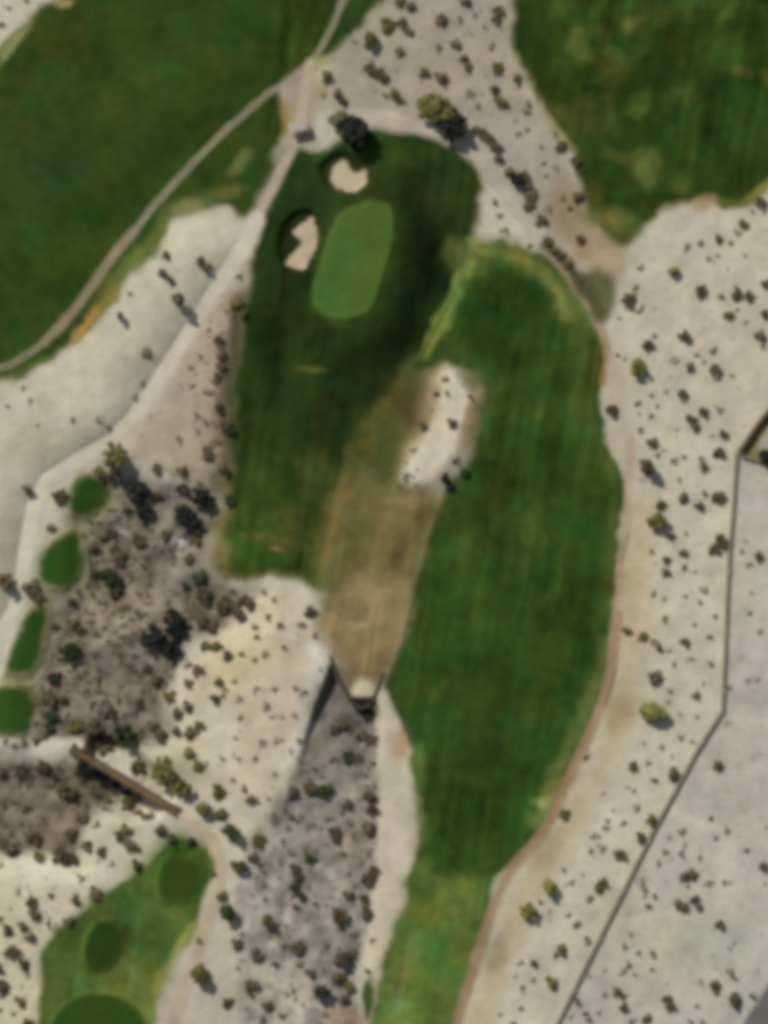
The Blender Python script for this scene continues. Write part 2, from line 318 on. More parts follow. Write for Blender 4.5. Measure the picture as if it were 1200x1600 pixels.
    E(748,650,10,60,(88,92,50),.7,12); E(735,600,14,24,(96,98,56),.7,-30)
    E(735,655,9,50,(158,132,100),.8,12); E(645,640,26,34,(74,64,40),.8,25); E(672,630,22,30,(140,122,92),.6,25); E(683,616,8,14,(112,78,54),.7,10); E(640,780,20,16,(160,138,104),.7)
    E(690,605,16,30,(168,156,124),.5,20)
    # --- paths
    L(PATH1, 5.8, (124,120,96), 3)
    L(PATH1[12:17], 8, (138,122,100), 4, .6)
    P([(435,138),(485,92),(500,112),(500,150),(516,178),(505,225),(470,236),(448,216),(452,180)], (156,145,126), 9)
    E(448,185,12,30,(152,140,94),.8,8); E(497,140,14,20,(158,150,110),.7); E(507,197,18,24,(182,180,156),.9); E(470,140,14,34,(150,138,124),.6); E(505,95,16,9,(160,160,118),.8,-30)
    L(PATH2A, 8, (168,154,132), 4)
    L(PATH2, 14, (192,183,164), 6)
    L(PATH3A, 11, (172,162,146), 7, .9)
    L(PATH3B, 6, (150,132,104), 5, .85)
    L([(853,376),(885,408),(912,445),(936,492)], 8, (76,74,46), 7, .85, True)
    P(PATH3P, (174,163,143), 7)
    L(PATH3C[:5], 5, (166,144,118), 5, .7)
    L(PATH3C[4:], 7.5, (150,122,96), 5, .85)
    L([(949,560),(940,600)], 4, (160,122,82), 4, .8)
    L([(982,835),(973,870),(970,900)], 2, (118,100,76), 2, .6); L([(963,1045),(955,1075),(946,1100)], 2.5, (112,94,74), 2.5, .7)
    L(PATH4, 14, (192,184,168), 6)
    L(PATH5, 9, (172,158,134), 7, .85)
    P(ROAD, (100,98,95), 5, natural=False)
    # --- wear, grain, mowing streaks
    g = turf
    v = X * 0.985 + Y * 0.17; u = -X * 0.17 + Y * 0.985
    t1 = 0.42 * X + 0.9 * Y; s1 = 0.9 * X - 0.42 * Y
    left = (1 - sstep(380, 430, X)) * (1 - sstep(560, 620, Y))
    v = v + 7 * fbm(X, Y, 50, 67, 2); s1 = s1 + 7 * fbm(X, Y, 50, 68, 2)
    st_r = vnoise(v, u / 18, 7, 61) + 0.7 * vnoise(v, u / 10, 16, 62)
    st_l = vnoise(s1, t1 / 14, 9, 63) + 0.7 * vnoise(s1, t1 / 8, 22, 64)
    streak = (st_l * left * .8 + st_r * (1 - left)) * (0.55 + 1.1 * (fbm(X, Y, 90, 66, 2) + .35))
    mot = fbm(X, Y, 46, 71, 4)
    calm = np.maximum(mask_poly(X, Y, GREEN, -4, 4), 0)
    for t in TEES + [TEE_OVAL, TEE_SQ, TEE_BIG]: calm = np.maximum(calm, mask_poly(X, Y, t, -4, 4))
    calm = g * (1 - .75 * calm) * (1 - .35 * left)
    spit = mask_poly(X, Y, CAUSE, -16, 16)
    mul = 1 + spit * (1 - g) * (0.6 * fbm(X, Y, 40, 77, 4) + 0.30 * st_r) + calm * ((0.32 - .16 * left) * streak + 0.52 * mot + 0.22 * fbm(X, Y, 13, 76, 3)) + (1 - g) * (0.20 * fbm(X, Y, 26, 81, 4) + 0.10 * fbm(X, Y, 120, 91, 2))
    mul = mul * (1 + 0.07 * g)
    col *= mul[..., None]
    hue = fbm(X, Y, 36, 95, 4)
    col[..., 0] *= 1 + 0.09 * g + 0.45 * g * hue + 0.02 * (1 - g) * hue
    col[..., 1] *= 1 - 0.015 * g
    col[..., 2] *= 1 - 0.07 * g - 0.12 * g * hue - 0.06 * (1 - g) * hue
    wash = sstep(-10, 20, np.maximum(np.maximum(sd_poly(X, Y, W1), sd_poly(X, Y, W1B)), sd_poly(X, Y, W2))) * (1 - g)
    col *= (1 + wash * 0.8 * fbm(X, Y, 18, 131, 3))[..., None]
    col /= np.array([KR, KG, KB])
    return np.clip(col, 0.003, 0.9)

# ------------------------------------------------------------------ lattice shared by every ground sheet
def axis(a, b, step, far):
    mid = list(np.arange(a, b + .1, step))
    lo, hi, s = [], [], step
    x0, x1 = a, b
    while x1 < b + far:
        s *= 1.22
        x0 -= s; x1 += s
        lo.insert(0, x0); hi.append(x1)
    return np.array(lo + mid + hi)
AX = axis(-70, 1270, 2.0, 24000); AY = axis(-70, 1670, 2.0, 24000)
GX, GY = np.meshgrid(AX, AY)
near = np.clip(GX, -400, 1600), np.clip(GY, -400, 2000)
HGT = height(*near)
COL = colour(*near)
def ground_h(x, y):
    return float(height(np.array([[float(x)]]), np.array([[float(y)]]))[0, 0])

def sheet(name, mask, lift, mat):
    """a sheet over the lattice cells in mask (cell array), lift metres above the terrain"""
    ny, nx = GX.shape
    cj, ci = np.nonzero(mask)
    v00 = cj * nx + ci
    quads = np.stack([v00 + nx, v00 + nx + 1, v00 + 1, v00], 1)      # photo y runs down
    used, inv = np.unique(quads.ravel(), return_inverse=True)
    X = GX.ravel()[used]; Y = GY.ravel()[used]
    co = np.stack([(X - 600) / S, (800 - Y) / S, HGT.ravel()[used] + lift], 1)
    me = bpy.data.meshes.new(name)
    n, q = len(used), len(quads)
    me.vertices.add(n); me.vertices.foreach_set('co', co.astype(np.float32).ravel())
    me.loops.add(q * 4); me.loops.foreach_set('vertex_index', inv.astype(np.int32))
    me.polygons.add(q); me.polygons.foreach_set('loop_start', np.arange(0, q * 4, 4, dtype=np.int32))
    me.polygons.foreach_set('use_smooth', np.ones(q, bool))
    me.update(calc_edges=True)
    at = me.color_attributes.new('tone', 'FLOAT_COLOR', 'POINT')
    c = np.ones((n, 4), np.float32); c[:, :3] = COL.reshape(-1, 3)[used]
    at.data.foreach_set('color', c.ravel())
    me.materials.append(mat)
    o = bpy.data.objects.new(name, me); C.objects.link(o)
    return o
CX = (GX[:-1, :-1] + GX[1:, 1:]) / 2; CY = (GY[:-1, :-1] + GY[1:, 1:]) / 2
def inside(pts, smooth=True, off=0.0):
    pts = chaikin(pts, 1 if len(pts) > 25 else 2) if smooth else pts
    xs = [p[0] for p in pts]; ys = [p[1] for p in pts]
    m = np.zeros(CX.shape, bool)
    sel = (CX > min(xs)) & (CX < max(xs)) & (CY > min(ys)) & (CY < max(ys))
    if sel.any(): m[sel] = sd_poly(CX[sel], CY[sel], pts) > off
    return m
def along(pts, w):
    m = np.zeros(CX.shape, bool)
    pts = chaikin(pts, 2, False)
    sel = (CX > -420) & (CX < 1620) & (CY > -420) & (CY < 2020)
    m[sel] = sd_line(CX[sel], CY[sel], pts) < w
    return m

# ------------------------------------------------------------------ materials
def newmat(name):
    m = bpy.data.materials.new(name); m.use_nodes = True
    nt = m.node_tree; b = nt.nodes['Principled BSDF']
    b.inputs['Roughness'].default_value = 0.95
    b.inputs['Specular IOR Level'].default_value = 0.0
    return m, nt, b
def nd(nt, t, **kw):
    n = nt.nodes.new(t)
    for k, v in kw.items(): setattr(n, k, v)
    return n
def noise_mul(nt, colsock, scale, lo, hi, detail=4, vec=None):
    n = nd(nt, 'ShaderNodeTexNoise'); n.inputs['Scale'].default_value = scale; n.inputs['Detail'].default_value = detail
    nt.links.new(vec, n.inputs['Vector'])
    mr = nd(nt, 'ShaderNodeMapRange'); mr.inputs['From Min'].default_value = .25; mr.inputs['From Max'].default_value = .75
    mr.inputs['To Min'].default_value = lo; mr.inputs['To Max'].default_value = hi
    nt.links.new(n.outputs['Fac'], mr.inputs['Value'])
    mx = nd(nt, 'ShaderNodeVectorMath', operation='SCALE')
    nt.links.new(colsock, mx.inputs[0]); nt.links.new(mr.outputs['Result'], mx.inputs['Scale'])
    return mx.outputs['Vector'], n
def surface(name, grain, bump, rough=.95, scale=1.1):
    m, nt, b = newmat(name)
    a = nd(nt, 'ShaderNodeVertexColor', layer_name='tone')
    tc = nd(nt, 'ShaderNodeTexCoord')
    c, n1 = noise_mul(nt, a.outputs['Color'], scale, 1 - grain, 1 + grain, 6, tc.outputs['Object'])
    c, n2 = noise_mul(nt, c, scale * .22, 1 - grain * .7, 1 + grain * .7, 4, tc.outputs['Object'])
    nt.links.new(c, b.inputs['Base Color'])
    bp = nd(nt, 'ShaderNodeBump'); bp.inputs['Strength'].default_value = bump; bp.inputs['Distance'].default_value = .25
    nt.links.new(n1.outputs['Fac'], bp.inputs['Height']); nt.links.new(bp.outputs['Normal'], b.inputs['Normal'])
    b.inputs['Roughness'].default_value = rough
    return m
M_SAND = surface('desert soil', .10, .35)
M_TURF = surface('mown turf', .14, .30, .9, 1.6)
M_GREEN = surface('close mown turf', .05, .08, .85, 2.0)
M_PATH = surface('packed path', .05, .10, .9, 1.4)
M_BUNK = surface('bunker sand', .05, .2, .95, 1.2)
M_ROAD = surface('asphalt', .06, .1, .85, 2.5)
def solid(name, c, grain=.2, scale=3.0, rough=.85):
    m, nt, b = newmat(name)
    tc = nd(nt, 'ShaderNodeTexCoord')
    rgb = nd(nt, 'ShaderNodeRGB'); rgb.outputs[0].default_value = (*c, 1)
    o, n = noise_mul(nt, rgb.outputs[0], scale, 1 - grain, 1 + grain, 5, tc.outputs['Object'])
    nt.links.new(o, b.inputs['Base Color']); b.inputs['Roughness'].default_value = rough
    return m
def leafmat(name, c, c2):
    m, nt, b = newmat(name)
    g = nd(nt, 'ShaderNodeNewGeometry'); oi = nd(nt, 'ShaderNodeObjectInfo')
    mx = nd(nt, 'ShaderNodeMix', data_type='RGBA')
    mx.inputs[6].default_value = (*c, 1); mx.inputs[7].default_value = (*c2, 1)
    nt.links.new(g.outputs['Random Per Island'], mx.inputs[0])
    mr = nd(nt, 'ShaderNodeMapRange'); mr.inputs['To Min'].default_value = .75; mr.inputs['To Max'].default_value = 1.25
    nt.links.new(oi.outputs['Random'], mr.inputs['Value'])
    sc = nd(nt, 'ShaderNodeVectorMath', operation='SCALE')
    nt.links.new(mx.outputs[2], sc.inputs[0]); nt.links.new(mr.outputs['Result'], sc.inputs['Scale'])
    nt.links.new(sc.outputs['Vector'], b.inputs['Base Color'])
    b.inputs['Roughness'].default_value = .8
    return m
LEAF = {
    'd': leafmat('dark brown leaves', (.084,.068,.040), (.150,.124,.073)),
    'o': leafmat('olive leaves', (.095,.088,.030), (.170,.155,.056)),
    'y': leafmat('yellow green leaves', (.150,.150,.040), (.240,.235,.075)),
    'g': leafmat('dark green leaves', (.030,.042,.022), (.060,.080,.036)),
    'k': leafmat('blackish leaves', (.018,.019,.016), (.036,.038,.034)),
    'b': leafmat('brown twigs', (.075,.056,.034), (.130,.100,.064)),
    'p': leafmat('grey olive leaves', (.120,.115,.065), (.200,.190,.115)),
    'f': leafmat('grey twigs', (.150,.130,.094), (.235,.208,.152)),
}
M_BARK = solid('bark', (.10,.075,.05), .3, 4)

# ------------------------------------------------------------------ object helpers
def setp(o, label=None, cat=None, group=None, kind=None):
    if label: o['label'] = label
    if cat: o['category'] = cat
    if group: o['group'] = group
    if kind: o['kind'] = kind
    return o
def structure(name, mask, lift, mat):
    return setp(sheet(name, mask, lift, mat), kind='structure')
def meshobj(name, verts, faces, mat, parent=None, smooth=False):
    me = bpy.data.meshes.new(name); me.from_pydata(verts, [], faces); me.update()
    me.materials.append(mat)
    if smooth: me.polygons.foreach_set('use_smooth', [True] * len(me.polygons))
    o = bpy.data.objects.new(name, me); C.objects.link(o)
    if parent: o.parent = parent
    return o
def empty(name, loc, rz=0):
    o = bpy.data.objects.new(name, None); C.objects.link(o); o.location = loc; o.rotation_euler = (0, 0, rz)
    o.empty_display_size = .5
    return o
class MB:
    def __init__(s): s.v = []; s.f = []
    def box(s, cx, cy, cz, sx, sy, sz, rz=0):
        n = len(s.v); c, q = math.cos(rz), math.sin(rz)
        for dz in (-.5, .5):
            for dx, dy in ((-.5,-.5),(.5,-.5),(.5,.5),(-.5,.5)):
                x, y = dx * sx, dy * sy
                s.v.append((cx + x * c - y * q, cy + x * q + y * c, cz + dz * sz))
        s.f += [(n,n+3,n+2,n+1),(n+4,n+5,n+6,n+7),(n,n+1,n+5,n+4),(n+1,n+2,n+6,n+5),(n+2,n+3,n+7,n+6),(n+3,n,n+4,n+7)]
    def tube(s, pts, rad, k=6):
        n0 = len(s.v)
        for i, (p, r) in enumerate(zip(pts, rad)):
            a = np.array(pts[max(i-1, 0)]); b = np.array(pts[min(i+1, len(pts)-1)])
            d = (b - a) / (np.linalg.norm(b - a) + 1e-9)
            u = np.cross(d, (0.31, .87, .2)); u /= np.linalg.norm(u) + 1e-9; w = np.cross(d, u)
            for j in range(k):
                t = 2 * math.pi * j / k
                s.v.append(tuple(np.array(p) + r * (math.cos(t) * u + math.sin(t) * w)))
        for i in range(len(pts) - 1):
            for j in range(k):
                a = n0 + i * k + j; b = n0 + i * k + (j + 1) % k
                s.f.append((a, b, b + k, a + k))
        s.f.append(tuple(n0 + (len(pts) - 1) * k + j for j in range(k)))
    def build(s, name, mat, parent=None, smooth=False): return meshobj(name, s.v, s.f, mat, parent, smooth)

# ------------------------------------------------------------------ the ground and what is laid on it
m1 = inside(T1); m2 = inside(T2); m3 = inside(T3); m5 = inside(T5); m7 = inside(T7)
mgreen = inside(GREEN); mba = inside(BUNK_A); mbb = inside(BUNK_B)
mt = [inside(t) for t in TEES]; mo = inside(TEE_OVAL); msq = inside(TEE_SQ); mbig = inside(TEE_BIG)
mp1 = along(PATH1, 6.5); mp2 = along(PATH2A, 8) | along(PATH2, 13)
mp3 = along(PATH3A, 9) | along(PATH3B, 6) | inside(PATH3P) | along(PATH3C, 8)
mp4 = along(PATH4, 13) & (CX < 118); mp5 = along(PATH5, 9) & (CX > 0)
mroad = inside(ROAD)
anyp = mp1 | mp2 | mp3 | mp4 | mp5
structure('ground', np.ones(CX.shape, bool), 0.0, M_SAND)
structure('fairway', m1 & ~anyp, .03, M_TURF)
structure('fairway', m2, .03, M_TURF)
structure('fairway', m5 & ~anyp, .03, M_TURF)
structure('rough_grass', m3 & ~mgreen & ~mba & ~mbb & ~anyp, .03, M_TURF)
structure('tee_lawn', m7 & ~mo & ~msq & ~mbig & ~anyp, .03, M_TURF)
structure('putting_green', mgreen, .045, M_GREEN)
structure('bunker', mba, .05, M_BUNK)
structure('bunker', mbb, .05, M_BUNK)
for m in mt + [mo, msq, mbig]: structure('tee_box', m, .045, M_GREEN)
structure('cart_path', mp1, .06, M_PATH)
structure('cart_path', mp3, .06, M_PATH)
structure('sand_track', mp2 & ~mp1, .06, M_PATH)
structure('cart_path', mp4, .06, M_PATH)
structure('cart_path', mp5, .06, M_PATH)
structure('road', mroad, .06, M_ROAD)

# ------------------------------------------------------------------ foliage
def leaves(rng, centres, spread, n, size, flat=.6):
    """leaf-sized quads gathered in clumps"""
    v, f = [], []
    for (cx, cy, cz, cr) in centres:
        for _ in range(n):
            d = rng.normal(size=3); d /= np.linalg.norm(d)
            rr = cr * rng.rand() ** .45
            p = np.array((cx, cy, cz)) + d * rr * np.array((1, 1, flat))
            if p[2] < .03: p[2] = .03 + abs(p[2]) * .3
            nrm = d * .45 + np.array((0, 0, .8)) + rng.normal(size=3) * .4
            nrm /= np.linalg.norm(nrm)
            u = np.cross(nrm, rng.normal(size=3)); u /= np.linalg.norm(u); w = np.cross(nrm, u)
            s = size * (.6 + .8 * rng.rand())
            k = len(v)
            for a, b in ((-1, -.5), (0, -.75), (1, -.1), (.2, .7), (-.8, .45)):
                v.append(tuple(p + u * a * s + w * b * s * .9))
            f.append((k, k + 1, k + 2, k + 3, k + 4))
    return v, f
def shrub_mesh(seed, kind):
    rng = np.random.RandomState(seed)
    cs = []
    n = {'full': 11, 'sparse': 8, 'tall': 11}[kind]
    for i in range(n):
        a = rng.rand() * 6.283; r = .68 * rng.rand() ** .6
        z = .28 + .5 * rng.rand() * (1 - r * .6)
        if kind == 'tall': z = .3 + 1.7 * rng.rand(); r *= .8 * (1.15 - z / 2.2)
        if kind == 'sparse': z = .15 + .28 * rng.rand()
        cs.append((r * math.cos(a), r * math.sin(a), z, .26 + .16 * rng.rand()))
    v, f = leaves(rng, cs, 1, {'full': 26, 'sparse': 13, 'tall': 24}[kind], .15 if kind != 'sparse' else .15)
    me = bpy.data.meshes.new('desert_shrub'); me.from_pydata(v, [], f); me.update()
    return me
PROTO = {}
def shrub_data(kind, tone, k):
    key = (kind, tone, k)
    if key not in PROTO:
        me = shrub_mesh(100 + 13 * k + len(kind), kind); me.materials.append(LEAF[tone]); PROTO[key] = me
    return PROTO[key]

# x, y, radius of each bush as seen with its shade; tone; e = stands tall and casts a long shade
SH = '''
12 14 6 d;43 2 6 d;4 38 7 d;625 5 9 o;645 13 8 d;604 40 12 o;628 36 8 d;640 50 8 d;554 68 4 d;625 83 8 o;578 107 10 d;590 114 11 d;600 122 9 d;615 150 9 o;603 150 6 d;624 156 8 d;
150 1210 12 k;166 1221 12 k;182 1231 11 k;130 1199 10 k;200 1242 9 k;216 1250 8 d;511 121 10 o;530 148 9 d;537 160 8 d;507 150 5 f;728 3 10 d;690 34 11 d;718 31 7 f;743 24 6 f;780 17 9 o;776 30 9 d;757 42 5 f;685 75 8 f;713 68 10 d;738 55 4 f;768 73 8 f;726 94 8 d;732 107 8 d;663 115 9 d;690 122 11 d;
777 107 11 o;808 122 8 o;812 133 7 o;737 148 7 d;773 142 9 b;783 163 10 d;747 167 6 f;825 175 7 d;824 203 6 f;812 210 6 d;870 210 6 f;878 231 9 d;846 230 5 f;850 255 6 f;854 275 5 f;805 190 4 f;870 262 6 f;828 163 7 p;
748 206 9 d;758 214 10 d;768 222 9 d;777 234 9 d;780 250 10 d;797 270 9 o;822 277 9 d;826 292 8 d;831 306 10 d;828 323 9 d;856 327 7 f;846 346 10 d;858 380 8 o;867 391 8 o;877 401 8 d;887 413 8 o;897 426 7 d;906 440 7 o;
775 317 7 d;780 337 7 f;792 362 7 o;828 385 6 o;900 255 9 b;902 308 9 b;890 325 7 b;880 312 6 b;907 376 8 b;912 270 7 b;
1191 318 11 d;1175 332 5 d;1163 351 9 d;1153 364 7 o;1125 374 8 d;1143 382 6 d;1092 381 8 f;1074 387 7 f;1107 406 6 f;1121 399 5 f;1002 419 7 f;1095 456 11 d;1128 467 7 d;1151 460 10 d;1170 465 9 d;1198 445 8 d;994 452 7 d;983 472 12 d;1000 486 7 d;967 498 4 d;1152 484 5 f;1140 496 8 d;1195 492 8 d;1165 504 5 f;1189 524 9 d;1192 540 6 f;1070 527 12 d;1014 540 11 d;1021 526 6 f;1117 549 7 d;1090 556 6 d;1022 482 3 f;1163 401 4 f;1138 421 3 f;
965 556 5 d;978 562 4 d;1054 564 7 f;1101 568 5 d;1119 582 11 d;1078 575 8 d;1144 588 5 f;1068 619 8 d;1042 613 5 f;1019 618 6 f;997 632 7 d;998 647 5 f;1018 649 6 f;1027 636 5 f;956 644 10 d;1081 655 8 d;1085 668 8 d;1101 646 8 d;1124 639 7 f;1001 673 7 b;1020 692 9 b;1058 672 4 f;1132 679 8 b;1124 711 10 d;1030 715 6 o;1037 703 4 f;1053 722 7 d;1069 714 6 f;1095 720 7 d;1101 731 8 d;1061 750 5 f;1071 780 9 d;1102 771 7 f;1125 781 11 d;1093 791 9 d;1033 789 8 o;1001 750 3 f;1113 683 4 f;
1050 839 8 d;1072 833 5 f;1068 863 8 d;1019 863 5 o;1042 876 8 d;1041 896 9 d;1070 888 7 d;1124 842 8 d;1131 851 9 d;1117 862 9 d;1165 845 4 f;1159 863 5 d;1170 884 6 f;1188 871 8 d;1085 894 4 f;1020 927 7 f;1039 937 5 f;1071 931 5 f;1100 922 7 d;1094 942 6 f;1117 965 6 f;1086 976 5 f;1042 967 8 f;1107 995 7 f;1070 1005 8 d;980 988 8 o;1005 997 8 o;1022 1004 7 o;1031 1013 8 o;1045 1016 5 f;1078 1030 6 f;1052 1039 6 f;1112 1037 7 f;1175 927 4 f;1171 959 5 d;1187 989 6 f;
1024 1062 12 d;1099 1069 4 f;1047 1082 6 f;1088 1087 8 d;1043 1098 5 f;1064 1118 5 f;1089 1120 5 f;1065 1154 7 f;1080 1160 5 f;1034 1167 6 f;1015 1192 6 f;990 1199 9 d;1025 1220 7 d;1056 1211 11 d;1051 1182 4 f;1122 1199 8 d;1170 1064 5 f;1183 1063 5 f;1140 1076 6 f;991 1236 5 f;943 1240 4 f;1007 1162 4 f;1135 1131 4 f;
996 1265 7 f;1017 1284 10 o;975 1286 6 d;949 1283 6 f;946 1295 7 d;1001 1309 9 d;931 1306 8 f;938 1325 7 f;947 1325 5 f;924 1331 6 d;971 1336 10 d;910 1367 4 f;936 1390 8 o;943 1380 9 o;922 1406 7 f;902 1444 7 d;919 1471 7 d;959 1266 4 f;980 1231 4 f;992 1236 4 f;
1111 1280 7 d;1137 1300 6 d;1197 1292 4 f;1066 1302 8 f;1047 1310 5 f;1119 1309 6 f;1070 1321 5 f;1042 1332 7 f;1064 1335 8 f;1094 1339 6 f;1029 1351 6 d;1167 1330 6 d;1195 1356 9 d;1071 1371 10 d;1086 1367 9 d;1074 1385 5 f;1109 1381 7 d;1135 1379 7 f;1197 1382 4 f;1004 1384 7 d;1010 1394 7 d;1022 1401 7 f;1015 1419 7 d;1059 1414 8 d;1069 1419 8 d;1087 1407 8 d;1093 1416 8 d;1125 1447 8 d;1147 1474 4 d;1140 1482 5 f;987 1460 6 f;976 1479 7 f;999 1489 6 d;1022 1492 7 f;983 1509 7 d;975 1517 7 f;1019 1514 6 d;991 1523 5 f;945 1518 4 f;
965 1551 9 d;973 1558 7 d;976 1575 8 d;945 1555 6 f;1043 1564 8 d;1049 1573 8 d;1142 1521 7 d;1149 1529 7 d;1119 1543 9 d;1095 1534 5 f;1090 1572 5 f;1176 1559 7 d;1013 1594 8 d;987 1597 7 d;1079 1597 7 f;1100 1599 6 d;1042 1538 3 f;
844 1410 7 o;881 1360 5 f;891 1380 6 d;921 1407 7 f;889 1431 6 d;901 1445 7 d;859 1427 4 f;880 1486 9 d;870 1494 7 d;835 1507 8 d;814 1505 6 b;865 1535 11 o;816 1542 7 f;835 1532 5 f;807 1526 4 f;815 1576 6 f;782 1586 5 f;805 1598 7 d;901 1562 7 d;907 1571 6 d;891 1591 6 f;917 1586 7 d;922 1596 7 d;935 1582 5 f;922 1526 4 f;917 1183 7 o;883 1273 9 o;
259 402 8 d;315 410 8 d;325 420 8 d;255 430 8 d;267 440 8 d;205 460 5 d;372 430 7 f;371 475 11 o;382 492 9 o;327 515 5 f;312 557 6 f;299 576 6 f;301 604 6 f;230 553 8 p;222 600 6 f;211 621 6 f;116 657 6 d;326 612 9 f;335 597 9 f;310 648 7 f;322 660 7 f;310 675 6 f;360 677 10 g;280 687 7 f;155 657 7 f;170 666 7 f;343 535 10 b;350 556 11 b;347 575 9 b;340 590 8 b;
13 635 5 f;48 627 6 f;38 607 5 f;60 665 4 f;45 768 10 d;158 740 12 o;180 748 12 d;95 780 12 d;246 735 9 d;285 736 9 d;245 777 9 b;200 800 9 g;82 828 8 d;147 860 12 d;187 875 13 b;180 860 11 d;217 847 12 d;175 832 10 d;163 842 8 d;145 895 10 d;182 925 12 d;50 918 12 d;60 932 11 d;122 926 7 d;136 916 5 d;144 930 6 o;112 942 8 d;130 840 6 d;165 946 6 d;197 950 6 d;
325 710 11 d;331 697 9 f;355 668 11 d;352 737 9 b;342 690 8 f;345 640 9 b;285 767 11 b;312 764 11 d;362 785 11 g;310 845 9 o;310 905 13 g;290 918 9 g;320 932 14 d;355 943 11 b;370 950 11 d;297 877 9 d;257 837 8 d;115 975 12 d;125 985 9 d;86 979 8 d;245 1064 11 d;230 1045 9 d;151 992 7 d;145 1022 7 f;87 1062 14 g;77 1093 13 d;100 1096 10 d;80 1125 14 g;56 1132 7 d;117 1137 12 o;150 1137 14 d;172 1115 12 b;162 1170 15 d;252 1153 13 d;240 1135 11 d;217 1100 9 d;267 1090 10 o;277 1117 8 d;278 1145 8 d;155 1067 7 d;135 1080 6 d;145 1100 6 d;217 961 7 d;192 977 6 f;205 1045 8 d;185 1010 7 d;
8 1160 7 d;24 1165 7 d;40 1164 8 d;55 1158 9 d;68 1151 9 d;82 1143 9 g;352 950 12 d;374 962 12 b;392 946 10 d;382 940 9 b;416 927 6 o;431 939 6 o;420 966 8 o;440 979 8 d;470 976 9 f;486 957 10 b;398 984 8 o;402 996 8 o;492 995 6 d;445 1014 6 b;414 1022 7 o;377 1024 7 o;397 1034 6 d;318 975 12 d;334 984 11 d;322 1012 10 o;340 1012 10 o;355 1025 9 d;296 1040 8 d;310 1050 10 d;296 1069 9 d;342 1066 9 o;349 1082 8 d;336 1094 9 d;296 1104 10 d;279 1116 10 d;300 1147 11 d;312 1137 9 d;430 1077 7 f;474 1082 8 f;417 1102 8 f;377 1120 7 f;376 1092 7 f;461 1077 6 f;461 1120 6 f;442 1122 4 f;424 1120 5 f;370 1154 5 d;412 1160 7 f;435 1157 7 f;469 1159 6 d;455 1171 5 f;502 1047 4 f;400 1077 7 f;365 1065 6 f;
66 1200 13 d;30 1205 12 d;6 1210 9 d;87 1215 9 b;105 1237 14 d;39 1267 8 d;24 1255 7 d;32 1290 6 d;77 1230 7 d;132 1277 10 d;150 1290 8 o;166 1256 9 o;165 1267 8 d;145 1242 10 d;200 1260 12 o;217 1272 9 o;232 1280 12 d;255 1300 11 b;266 1308 10 d;199 1297 10 o;186 1307 9 o;205 1325 12 d;217 1352 10 g;136 1325 10 o;160 1332 10 o;176 1351 5 d;129 1372 8 f;150 1396 11 d;120 1407 10 d;80 1401 8 d;51 1413 10 d;56 1431 10 d;27 1395 6 f;114 1305 11 d;22 1330 13 d;54 1315 12 d;6 1320 10 d;95 1340 15 d;112 1347 11 d;60 1341 10 o;0 1355 7 d;
4 1544 11 d;34 1564 10 d;12 1454 10 d;36 1449 10 d;48 1465 10 d;20 1487 12 d;40 1505 11 g;43 1523 7 f;78 1448 8 d;108 1440 9 d;0 1514 10 d;4 1558 7 d;45 1598 9 d;22 1584 6 f;1 1436 7 d;16 1420 4 f;2 1580 6 d;
299 1178 10 o;310 1196 10 o;323 1192 5 f;341 1237 11 o;383 1234 8 o;394 1250 9 d;364 1220 6 d;375 1186 6 f;402 1188 6 d;348 1186 6 f;430 1209 6 f;347 1275 10 o;404 1313 11 o;396 1340 9 d;404 1352 8 d;413 1363 7 d;449 1269 8 d;456 1279 8 d;451 1293 7 f;460 1359 10 d;467 1371 9 d;463 1389 9 g;471 1402 9 g;348 1401 9 o;416 1403 5 f;480 1333 8 o;487 1345 9 g;487 1231 12 d;458 1239 11 d;442 1314 5 f;300 1317 10 g;334 1366 8 b;456 1333 6 f;418 1248 6 f;
346 1401 8 o;371 1475 10 d;397 1488 9 d;405 1500 9 d;357 1567 9 d;395 1545 13 d;419 1572 10 d;372 1514 5 d;312 1472 7 o;431 1508 8 d;411 1596 8 d;415 1406 6 f;378 1459 6 f;
540 1137 13 d;526 1140 11 d;563 1150 11 d;576 1120 10 k;544 1184 12 g;560 1184 9 d;519 1190 8 g;511 1238 12 g;544 1258 10 b;578 1248 11 b;583 1265 10 b;580 1292 13 d;523 1303 10 d;548 1287 9 f;492 1202 7 d;472 1186 7 f;580 1193 8 o;584 1157 9 b;573 1168 8 d;533 1270 6 f;511 1283 6 d;481 1294 6 f;462 1420 8 g;496 1415 7 b;467 1485 11 d;471 1507 8 d;487 1520 9 d;552 1462 8 f;510 1479 8 f;530 1530 13 d;547 1546 11 o;552 1490 9 d;540 1565 10 b;575 1520 8 o;577 1377 11 d;587 1361 9 d;546 1400 11 d;572 1426 11 d;569 1406 9 o;545 1367 7 f;525 1310 9 d;552 1307 6 f;540 1335 10 f;577 1332 7 f;555 1387 6 f;582 1472 6 d;445 1480 7 d;440 1315 5 f;455 1335 6 f;440 1590 8 d;507 1585 6 f;395 1402 5 f;
699 615 6 o;737 619 8 o;662 668 9 d;707 662 9 d;647 705 6 o;637 747 8 o;652 734 4 f;652 758 4 f;697 594 8 b;683 617 8 b;675 641 4 f;713 722 8 b;698 750 11 k;704 762 9 k;727 742 9 g;634 725 4 f;
1198 657 8 g
'''
shrubs = []  # dark row below the fourth tee is added for its mound's shade
for s in SH.replace('\n', '').split(';'):
    q = s.split()
    if len(q) >= 4: shrubs.append((float(q[0]), float(q[1]), float(q[2]), q[3]))

